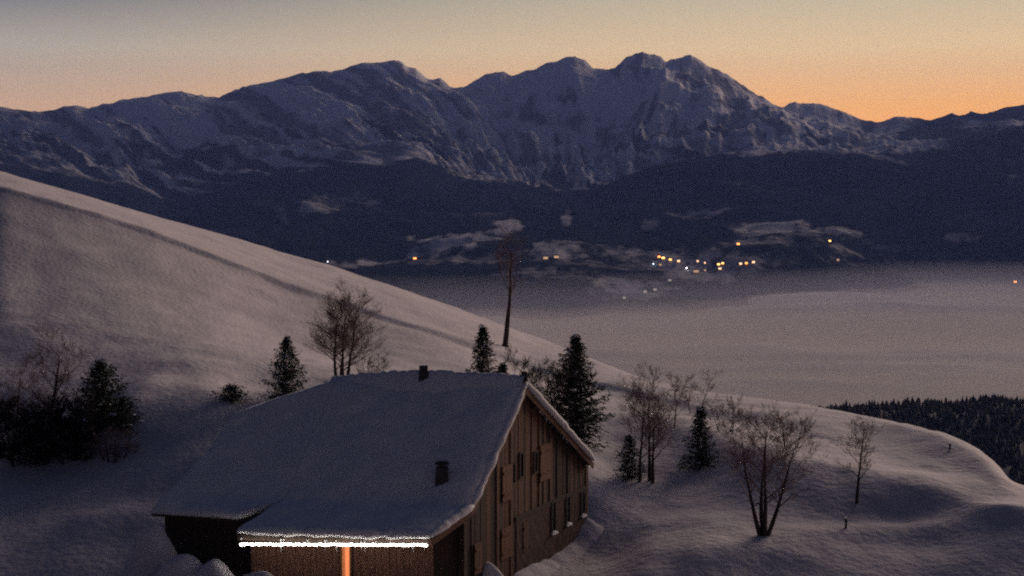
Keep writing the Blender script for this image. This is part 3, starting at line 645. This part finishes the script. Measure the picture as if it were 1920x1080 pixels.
# string of lights along the eave
ls = empty('string_lights', (E + E1) / 2); tag(ls, 'bright white string of bulbs along the front eave of the barn', 'string lights')
SA = pix(799, 1022, 52.05); SB = pix(453, 1020.5, 53.2); nb_ = 64
cv = []; 
bme = bpy.data.meshes.new('bulb'); bm = bmesh.new(); bmesh.ops.create_icosphere(bm, subdivisions=1, radius=.050, matrix=Matrix.Diagonal((1.15, 1, .95, 1))); bm.to_mesh(bme); bm.free(); bme.materials.append(M['bulb'])
for i in range(nb_):
    p = SA.lerp(SB, i / (nb_ - 1)) + Vector((rb.uniform(-.02, .02), rb.uniform(-.02, .02), rb.uniform(-.014, .014)))
    o = link('bulb', bme, ls); o.location = p - ls.location; s = rb.uniform(.85, 1.15); o.scale = (s * 1.1, s, s)
for i in range(33):
    p = SA.lerp(SB, i / 32) - ls.location
    for k_ in range(4): cv.append(p + Vector((0, .015 * math.cos(k_ * 1.57), .075 + .015 * math.sin(k_ * 1.57))))
cf = [(i * 4 + k_, i * 4 + (k_ + 1) % 4, i * 4 + 4 + (k_ + 1) % 4, i * 4 + 4 + k_) for i in range(32) for k_ in range(4)]
link('cable', mesh('cable', cv, cf), ls, M['cable'])

# ------------------------------------------------------------------ snow drifts against the barn
def drift(name, c, rx, ry, h, seed, rot=0, spike=1.0):
    n_ = 40; a, b = np.meshgrid(np.linspace(-1, 1, n_), np.linspace(-1, 1, n_)); r = np.sqrt(a * a + b * b)
    z = h * np.cos(np.clip(r, 0, 1) * math.pi / 2) ** (1.5 * spike) * (1 + .5 * fbm(a * 1.1, b * 1.1, 2, seed)) + .10 * fbm(a * 3, b * 3, 3, seed + 3) * np.clip(1.1 - r, 0, 1) - .25 * (r > .97) 
    x = a * rx; y = b * ry; X = x * math.cos(rot) - y * math.sin(rot); Y = x * math.sin(rot) + y * math.cos(rot)
    me = mesh(name, np.stack([X, Y, z], -1).reshape(-1, 3), grid_faces(n_, n_), True); o = link(name, me, None, M['snow']); o.location = c; tag(o, kind='structure'); return o
def drop(u, top_v, d, rx, ry, seed, rot=0, spike=1.0):
    p = pix(u, top_v, d); z0 = ground(p.x, p.y) - .3; return drift('snow_drift', (p.x, p.y, z0), rx, ry, max(p.z - z0, .4), seed, rot, spike)
drop(292, 990, 55.2, 2.2, 2.0, 3, .3, 1.1); drop(340, 1052, 53.6, 2.6, 1.6, 4, 0, .9)
drop(410, 1042, 53.4, 2.3, 1.4, 5, -.4, .8); drop(470, 1071, 51.8, 2.6, .9, 6, 0, .6)
drop(917, 1074, 56.2, 1.6, .9, 8, 0, .6)
bv = []; NB = 46
for i in range(NB):
    t_ = 3.2 + (GL + .4 - 3.2) * i / (NB - 1); gz = ground(*wall_pt(t_, .6).xy) - .2
    for k_ in range(8):
        q = k_ / 7; hh = (.42 + .30 * float(fbm(np.array(t_ * .55), np.array(2.0), 3, 17))) * math.cos(q * math.pi / 2) ** 1.2 * min(1, (i + 1) / 5, (NB - i) / 3)
        p_ = wall_pt(t_, .05 + q * 1.1); bv.append((p_.x, p_.y, gz - .12 * q + max(hh, 0) + .2 * (1 - q)))
o = link('snow_bank', mesh('snow_bank', bv, grid_faces(NB, 8), True), None, M['snow']); tag(o, kind='structure')

# ------------------------------------------------------------------ trees
def tubes(segs, k=3):
    s = np.array([(*a, *b, r0, r1) for a, b, r0, r1 in segs]); p0 = s[:, :3]; p1 = s[:, 3:6]; r0 = s[:, 6]; r1 = s[:, 7]
    d = p1 - p0; d /= np.linalg.norm(d, axis=1)[:, None] + 1e-9
    ref = np.where(np.abs(d[:, 2:3]) > .9, np.array([[1., 0, 0]]), np.array([[0, 0, 1.]])); a = np.cross(d, ref); a /= np.linalg.norm(a, axis=1)[:, None]; b = np.cross(d, a)
    V = []
    for p, r in ((p0, r0), (p1, r1)):
        for i in range(k):
            t = 2 * math.pi * i / k; V.append(p + (a * math.cos(t) + b * math.sin(t)) * r[:, None])
    V = np.stack(V, 1); n = len(s); base = np.arange(n)[:, None] * 2 * k
    Fq = np.stack([np.stack([base[:, 0] + i, base[:, 0] + (i + 1) % k, base[:, 0] + k + (i + 1) % k, base[:, 0] + k + i], -1) for i in range(k)], 1).reshape(-1, 4)
    return V.reshape(-1, 3), Fq
def stem_mesh(name, pts, rad, k=8):
    V = []; n = len(pts)
    for i, (p, r) in enumerate(zip(pts, rad)):
        d = (pts[min(i + 1, n - 1)] - pts[max(i - 1, 0)]).normalized(); a = d.cross(Vector((1, 0, .01))).normalized(); b = d.cross(a)
        for j in range(k): t = 2 * math.pi * j / k; V.append(p + (a * math.cos(t) + b * math.sin(t)) * r * (1 + .12 * math.sin(j * 2.1 + i)))
    f = [(i * k + j, i * k + (j + 1) % k, (i + 1) * k + (j + 1) % k, (i + 1) * k + j) for i in range(n - 1) for j in range(k)] + [tuple(range(k))[::-1], tuple((n - 1) * k + j for j in range(k))]
    return mesh(name, V, f, True)
def bare_tree(p, h, stems, seed, label, width=1.0, rad=.10, dens=1.0, clear=.35, cat='tree', group=None, lean=(0, 0), name='bare_tree', twr=1.0, off_=.22, splay=.22):
    r = random.Random(seed); root = empty(name, (p.x, p.y, p.z - .1)); tag(root, label, cat, group)
    segs = []
    def grow(q, d, ln, rd, lv):
        n = 3 if lv < 3 else 2; pts = [q]; rr = [rd]
        for i in range(n):
            d = (d + Vector((r.uniform(-1, 1), r.uniform(-1, 1), r.uniform(-.35, .75))) * (.16 + .05 * lv)).normalized()
            q2 = q + d * ln / n; r2 = max(rd * (1 - (i + 1) / n * .6), .0032 * twr); segs.append((tuple(q), tuple(q2), rr[-1], r2)); q = q2; pts.append(q); rr.append(r2)
        if lv >= 4: return
        nch = [0, 6, 6, 4][lv] if lv > 0 else 6
        nch = max(2, int(round(nch * dens * r.uniform(.8, 1.2))))
        for c in range(nch):
            t = r.uniform(.25, 1) if c else 1.0; i = min(int(t * n), n - 1); fr = t * n - i
            b = pts[i].lerp(pts[i + 1], min(fr, 1)); ax = Vector((r.uniform(-1, 1), r.uniform(-1, 1), r.uniform(-.3, .5))).normalized()
            nd = (d + ax * r.uniform(.5, .95)).normalized()
            grow(b, nd, ln * r.uniform(.42, .68), max(rr[min(i + 1, n)] * .55, .0036 * twr), lv + 1)
    for s in range(stems):
        a = 6.283 * (s + r.uniform(-.2, .2)) / max(stems, 1) + seed; off = off_ * width if stems > 1 else 0
        q = Vector((math.cos(a) * off, math.sin(a) * off * .6, -.2)); hh = h * r.uniform(.72, .95) * (.82 if s else .92)
        d = Vector((math.cos(a) * splay * width * (stems > 1) + lean[0], math.sin(a) * .12 + lean[1], 1)).normalized()
        n = 12; pts = [q.copy()]; rad_ = [rad * 1.5]
        for i in range(n):
            d = (d + Vector((r.uniform(-1, 1), r.uniform(-1, 1), .25)) * .055).normalized(); q = q + d * (hh + .2) / n; pts.append(q.copy()); rad_.append(max(rad * (1 - .86 * (i + 1) / n), .012))
        link('trunk', stem_mesh('trunk', pts, rad_), root, M['bark'])
        nb_ = int(round(11 * dens))
        for b in range(nb_ + 1):
            t = clear + (1 - clear) * (b / nb_); i = min(int(t * n), n - 1); fr = t * n - i; bp = pts[i].lerp(pts[i + 1], fr)
            aa = b * 2.4 + r.uniform(-.5, .5); rise = .55 + 1.0 * t
            nd = Vector((math.cos(aa) * width, math.sin(aa) * width, rise * .8)).normalized()
            grow(bp, nd, h * r.uniform(.17, .30) * (1.25 - .6 * t) * (1 + .2 * (width - 1)), max(rad_[i] * .5, .014), 1)
    me = mesh('branches', *tubes(segs)); o = link('branches', me, root, M['twigdark' if twr > 1.5 else 'twig']); o['kind'] = 'stuff'
    return root
def conifer(p, h, rw, seed, label, group=None, dens=1.0, name='spruce_tree', snow_n=.25, cat='tree', base=.04, sparse_top=0):
    r = np.random.RandomState(seed); root = empty(name, (p.x, p.y, p.z - .1)); tag(root, label, cat, group)
    n = 10; pts = [Vector((.04 * math.sin(i), .03 * math.cos(i * 1.7), h * i / n)) for i in range(n + 1)]; link('trunk', stem_mesh('trunk', pts, [max(.03 * h * (1 - i / n * .95), .012) * .6 for i in range(n + 1)], 6), root, M['bark'])
    tri = []; segs = []; cl = []
    nb = int(88 * dens * max(h, 1.5) ** .5)
    for b in range(nb):
        t = base + (1 - base) * (b + r.rand()) / nb
        prof = (1 - t) ** .85 * (1 if t > .10 else .75 + t * 2.5); ln = rw * 1.3 * prof * (r.uniform(.55, 1.0) if r.rand() < .72 else r.uniform(1.0, 1.38)) + .05
        a = b * 2.399 + r.uniform(-.5, .5); z0 = h * t; di = np.array([math.cos(a), math.sin(a), 0]); droop = r.uniform(-.38, .0) + t * .75
        prev = np.array([0, 0, z0]); m = max(4, int(ln / .09)); m = min(m, 18)
        for i in range(m):
            q = (i + 1) / m; c = np.array([0, 0, z0]) + di * ln * q + np.array([0, 0, ln * (droop * q + .18 * q * q)])
            segs.append((tuple(prev), tuple(c), .012, .008)) if i % 3 == 2 else None
            if i % 3 == 2: prev = c
            for k in range(4):
                sd = np.cross(di, [0, 0, 1]) * r.choice([-1, 1]); v1 = di * r.uniform(.2, 1) + sd * r.uniform(.1, 1) + np.array([0, 0, r.uniform(-.7, .4)]); v1 /= np.linalg.norm(v1)
                sz = r.uniform(.07, .19) * (.55 + .08 * h); w2 = np.cross(v1, r.randn(3)); w2 /= np.linalg.norm(w2) + 1e-9
                o = c + r.randn(3) * np.array([.04, .04, .075]); tri.append((o - w2 * sz * .28, o + w2 * sz * .28, o + v1 * sz * 1.3))
            if snow_n and r.rand() < snow_n * (.3 + q) * .1: cl.append(c)
    T = np.array(tri).reshape(-1, 3); me = mesh('foliage', T, np.arange(len(T)).reshape(-1, 3)); o = link('foliage', me, root, M['needle']); o['kind'] = 'stuff'
    if cl:
        bm = bmesh.new()
        for c in cl:
            s = r.uniform(.05, .13); bmesh.ops.create_icosphere(bm, subdivisions=1, radius=s, matrix=Matrix.Translation(Vector(c) + Vector((0, 0, .07))) @ Matrix.Diagonal((r.uniform(1, 1.8), r.uniform(1, 1.8), .5, 1)))
        me = bpy.data.meshes.new('branch_snow'); bm.to_mesh(me); bm.free(); o = link('branch_snow', me, root, M['snowclump']); o['kind'] = 'stuff'
    return root
def hpx(p, px): return px * p.y / F
GB = 'bare trees on the snowy slope'; GC = 'conifers on the snowy slope'
def T(u, v, d=None):
    if d:
        p = pix(u, v, d); p.z = ground(p.x, p.y); return p
    return seat(u, v)
p = T(1432, 1004); bare_tree(p, hpx(p, 262), 4, 11, 'broad bare tree forking low into several dark stems, right of the barn', 1.25, .105, .9, .36, group=GB, off_=.06, splay=.30)
p = T(1212, 906); bare_tree(p, hpx(p, 222), 3, 14, 'bare tree of three upright parallel stems beside the barn gable', .95, .10, 1.0, .40, group=GB, off_=.34, splay=.05)
p = T(1606, 948); bare_tree(p, hpx(p, 168), 1, 33, 'small single-stemmed bare tree between the broad bare tree and the crest', 1.2, .085, 1.0, .42, group=GB)
p = T(640, 722); bare_tree(p, hpx(p, 195), 4, 44, 'bare multi-stemmed tree rising behind the snowy roof, on the hillside', 1.2, .11, 1.1, .30, group=GB, off_=.15, splay=.18)
p = T(700, 716); bare_tree(p, hpx(p, 70), 4, 45, 'low reddish bare shrub behind the roof, right of the multi-stemmed tree', 1.5, .035, .75, .15, 'shrub', GB, name='bare_shrub')
p = T(946, 650); bare_tree(p, hpx(p, 232), 1, 56, 'tall thin bare tree leaning right, alone on the crest before the fog',   .6, .25, .9, .55, group=GB, lean=(.10, 0), twr=1.2)
p = T(1264, 800); bare_tree(p, hpx(p, 100), 1, 67, 'young bare tree in front of the crest, behind the three-stemmed tree', 1.2, .05, .9, .35, group=GB)
p = T(1305, 776); bare_tree(p, hpx(p, 88), 2, 68, 'faint bare tree near the crest above the columnar spruce', 1.4, .04, .8, .25, group=GB)
p = T(1478, 838); bare_tree(p, hpx(p, 80), 3, 69, 'low bare thicket behind the crown of the broad bare tree', 1.6, .04, .8, .15, 'shrub', GB, name='bare_shrub')
p = T(1365, 812); bare_tree(p, hpx(p, 75), 3, 70, 'low bare shrub between the columnar spruce and the broad bare tree', 1.5, .035, .8, .15, 'shrub', GB, name='bare_shrub')
p = T(1008, 770, 72); bare_tree(p, pix(1008, 655, 72).z - p.z, 3, 71, 'dark twiggy shrub standing behind the peak of the gable', .75, .06, 1.1, .25, 'shrub', GB, name='bare_shrub', twr=1.55)
p = T(85, 872); bare_tree(p, hpx(p, 265), 1, 72, 'large dark bare tree in the hollow, near the lower left of the slope', 1.35, .17, 1.1, .30, group=GB)
p = T(18, 860); bare_tree(p, hpx(p, 210), 2, 73, 'dark bare tree cut by the left border of the photo', 1.3, .10, 1.0, .2, group=GB)
p = T(880, 712, 80); bare_tree(p, hpx(p, 34), 3, 74, 'tiny reddish shrub at the left foot of the small spruce above the ridge', 1.3, .02, .6, .1, 'shrub', GB, name='bare_shrub')
p = T(1078, 832); conifer(p, hpx(p, 205), hpx(p, 54), 1, 'tall dense spruce flecked with snow, right behind the gable peak', GC, 1.5, snow_n=.6)
p = T(905, 745, 79); conifer(p, pix(905, 612, p.y).z - p.z, hpx(p, 33), 2, 'small spruce poking above the roof ridge, left of the gable peak', GC, 1.1)
p = T(942, 750, 70); conifer(p, pix(942, 681, 70).z - p.z, hpx(p, 30), 3, 'short bushy spruce just behind the ridge beside the gable peak', GC, 1.0)
p = T(538, 752); conifer(p, hpx(p, 122), hpx(p, 36), 4, 'dark pointed spruce on the hillside left of the multi-stemmed tree', GC, 1.2)
p = T(1313, 875); conifer(p, hpx(p, 115), hpx(p, 27), 5, 'narrow columnar spruce between the three-stemmed and broad bare trees', GC, 1.2)
p = T(1180, 898); conifer(p, hpx(p, 82), hpx(p, 26), 6, 'small round-topped spruce against the left stem of the three-stemmed tree', GC, 1.0)
p = T(190, 800); conifer(p, hpx(p, 125), hpx(p, 62), 7, 'wide dark spruce in the hollow left of the barn, beside the large bare tree', GC, 1.4)
p = T(232, 806); conifer(p, hpx(p, 62), hpx(p, 32), 8, 'short dark spruce at the right foot of the wide dark spruce', GC, 1.1)
p = T(433, 752); conifer(p, hpx(p, 30), hpx(p, 30), 9, 'low dark bush half buried in snow above the far end of the roof', None, 1.0, 'low_bush', cat='bush')
p = T(614, 745, 70); conifer(p, pix(614, 716, 70).z - p.z, hpx(p, 16), 10, 'tiny dark bush at the far end of the ridge', None, 1.0, 'low_bush', cat='bush')

p = T(128, 868); bare_tree(p, hpx(p, 135), 5, 76, 'dense dark bare bush between the large bare tree and the wide dark spruce', 1.5, .06, 1.2, .10, 'shrub', GB, name='bare_shrub', twr=1.6)
p = T(38, 875); bare_tree(p, hpx(p, 150), 5, 77, 'dense dark bare bush in the hollow at the far left border', 1.4, .06, 1.2, .10, 'shrub', GB, name='bare_shrub', twr=1.6)
p = T(215, 862); bare_tree(p, hpx(p, 70), 4, 75, 'low dark thicket in the hollow below the wide dark spruce', 1.8, .05, .9, .12, 'shrub', GB, name='bare_shrub')

# marker posts in the snow
def post(u, v, hp, label):
    p = seat(u, v); h = hpx(p, hp); root = empty('marker_post', p); tag(root, label, 'marker post', 'marker posts in the snow')
    link('post', box_mesh('post', -.04, .04, -.04, .04, -.3, h), root, M['bark']); link('cap', box_mesh('cap', -.055, .055, -.055, .055, h, h + .05), root, M['snowclump'])
post(1586, 992, 20, 'thin dark marker post in the snow below the single-stemmed bare tree')
post(1781, 846, 14, 'short dark marker post on the crest in front of the dark forest')

# ------------------------------------------------------------------ village across the fog
def house(u, v, kind, size, label, rot=0.0, wins=1, wsz=1.0, name='village_house', cat='house', grp='houses of the village'):
    p = far_seat(u, v); rx, ry, hh = 5.5 * size, 4.5 * size, 6.0 * size
    root = empty(name, p); root.rotation_euler.z = rot; tag(root, label, cat, grp)
    link('wall', box_mesh('wall', -rx, rx, -ry, ry, -6, hh), root, M['plaster'] if wins % 2 else M['vwood'])
    o = .8 * size; rh = 3.2 * size
    v_ = [(-rx - o, -ry - o, hh - .3), (rx + o, -ry - o, hh - .3), (rx + o, ry + o, hh - .3), (-rx - o, ry + o, hh - .3), (-rx - o, 0, hh + rh), (rx + o, 0, hh + rh)]
    link('roof', mesh('roof', v_, [(0, 1, 5, 4), (2, 3, 4, 5), (1, 2, 5), (3, 0, 4), (3, 2, 1, 0)]), root, M['snow'])
    if kind:
        for i in range(wins):
            cx = (i - (wins - 1) / 2) * 2 * rx / max(wins, 1) * .8; a = 3.7 * wsz
            wd = link('window', box_mesh('window', cx - a, cx + a, -ry - .25, -ry - .05, hh * .5 - min(a, hh * .48), hh * .5 + min(a, hh * .48)), root, M['lit_' + kind])
    return root
def lamp(u, v, kind, r_, label, h=7.0):
    p = far_seat(u, v); root = empty('street_lamp', (p.x, p.y, p.z)); tag(root, label, 'street lamp', 'street lamps of the village')
    link('pole', box_mesh('pole', -.15, .15, -.15, .15, -3, h), root, M['metal'])
    me = bpy.data.meshes.new('lamp_head'); bm = bmesh.new(); bmesh.ops.create_icosphere(bm, subdivisions=2, radius=r_); bm.to_mesh(me); bm.free()
    o = link('lamp_head', me, root, M['lit_' + kind]); o.location = (0, 0, h)
H_ = [
    (1234, 483, 'orange', 1.0, 'orange-lit house at the left end of the brightest village row', 1, 1.1),
    (1243, 485, 'yellow', 1.0, 'yellow-lit house, second from the left in the brightest village row', 1, 1.25),
    (1255, 488, 'yellow', .9, 'yellow-lit house, third from the left in the brightest village row', 1, 1.05),
    (1271, 491, 'warm', 1.0, 'pale yellow-lit house at the right end of the brightest village row', 1, 1.15),
    (1236, 498, 'dim', 1.0, 'dim house beside the bluish street lamp', 1, 1.0),
    (1308, 491, 'warm', .9, 'softly lit house left of the central gap in the village', 1, .75),
    (1321, 494, 'warm', .8, 'softly lit narrow house right of its softly lit neighbour', 1, .6),
    (1304, 511, 'dim', 1.3, 'dim wide house on the lower edge of the village', 3, .9),
    (1320, 508, 'dim', .9, 'dim house on the lower edge, right of the dim wide house', 1, .8),
    (1345, 497, 'yellow', .9, 'yellow-lit house, upper left of the triangle of yellow lights', 1, 1.1),
    (1355, 495, 'yellow', .9, 'yellow-lit house, upper right of the triangle of yellow lights', 1, .9),
    (1349, 505, 'warm', .9, 'warm-lit house, lowest of the triangle of yellow lights', 1, 1.1),
    (1387, 496, 'warm', 1.0, 'warm-lit house, first of the row of three right of the village', 1, 1.05),
    (1399, 495, 'orange', 1.0, 'warm-lit house, middle of the row of three right of the village', 1, 1.05),
    (1411, 493, 'warm', 1.0, 'warm-lit house, last of the row of three right of the village', 1, 1.1),
    (1382, 459, 'orange', 1.1, 'orange-lit house alone on the meadow above the village', 1, 1.25),
    (1553, 453, 'yellow', .9, 'yellow-lit house alone between two meadows, right of the village', 1, 1.1),
    (1570, 489, 'dim', 1.1, 'dim pale house below the two meadows, right of the village', 1, 1.1),
    (776, 486, 'orange', 1.0, 'orange-lit house alone on the meadow left of the village', 1, 1.3),
    (1902, 530, 'orange', 1.1, 'orange-lit house at the edge of the fog, far right', 1, 1.3),
    (1208, 549, 'dimwhite', 1.1, 'dim pale house just above the fog, lower left of the village', 1, 1.2),
    (1226, 545, 'dimwhite', 1.1, 'dim pale house just above the fog, right of another dim pale house', 1, 1.2),
    (1170, 560, 'dimwhite', 1.0, 'dim pale house almost swallowed by the fog', 1, 1.0),
    (1134, 573, 'dimwhite', 1.0, 'pale house lowest and leftmost at the edge of the fog', 1, 1.2),
    (1255, 527, 'dimwhite', .9, 'small pale house between the village and the fog', 1, 1.2),
    (1022, 486, 'dim', 1.3, 'long glowing building added for lamplit snow, right of the leaning tree', 3, .9),  # this and the next are added; their windows stand for lamplit snow
    (1042, 484, 'dim', 1.3, 'second glowing building added for lamplit snow by the leaning tree', 3, .9),
    (1290, 496, None, .9, 'unlit snow-roofed house in the middle of the village', 1, 1), (1330, 502, None, .9, 'unlit snow-roofed house left of the triangle of lights', 1, 1), (1375, 499, None, .9, 'unlit snow-roofed house left of the row of three', 1, 1),
    (1262, 500, None, .9, 'unlit snow-roofed house under the brightest village row', 1, 1), (1216, 538, None, 1, 'unlit snow-roofed house above the two dim pale houses', 1, 1),
]
for i, (u, v, kd, sz, lb, wn_, ws) in enumerate(H_): house(u, v, kd, sz, lb, rb.uniform(-.25, .25), wn_, ws)
lamp(1224, 499, 'blue', 1.7, 'bluish-white street lamp left of the brightest village row'); lamp(1285, 507, 'white', 1.8, 'white street lamp below the middle of the village')
lamp(1240, 497, 'dimwhite', 1.6, 'dim white street lamp right of the bluish one'); lamp(613, 495, 'white', 1.3, 'small white street lamp just beyond the snow crest, left')
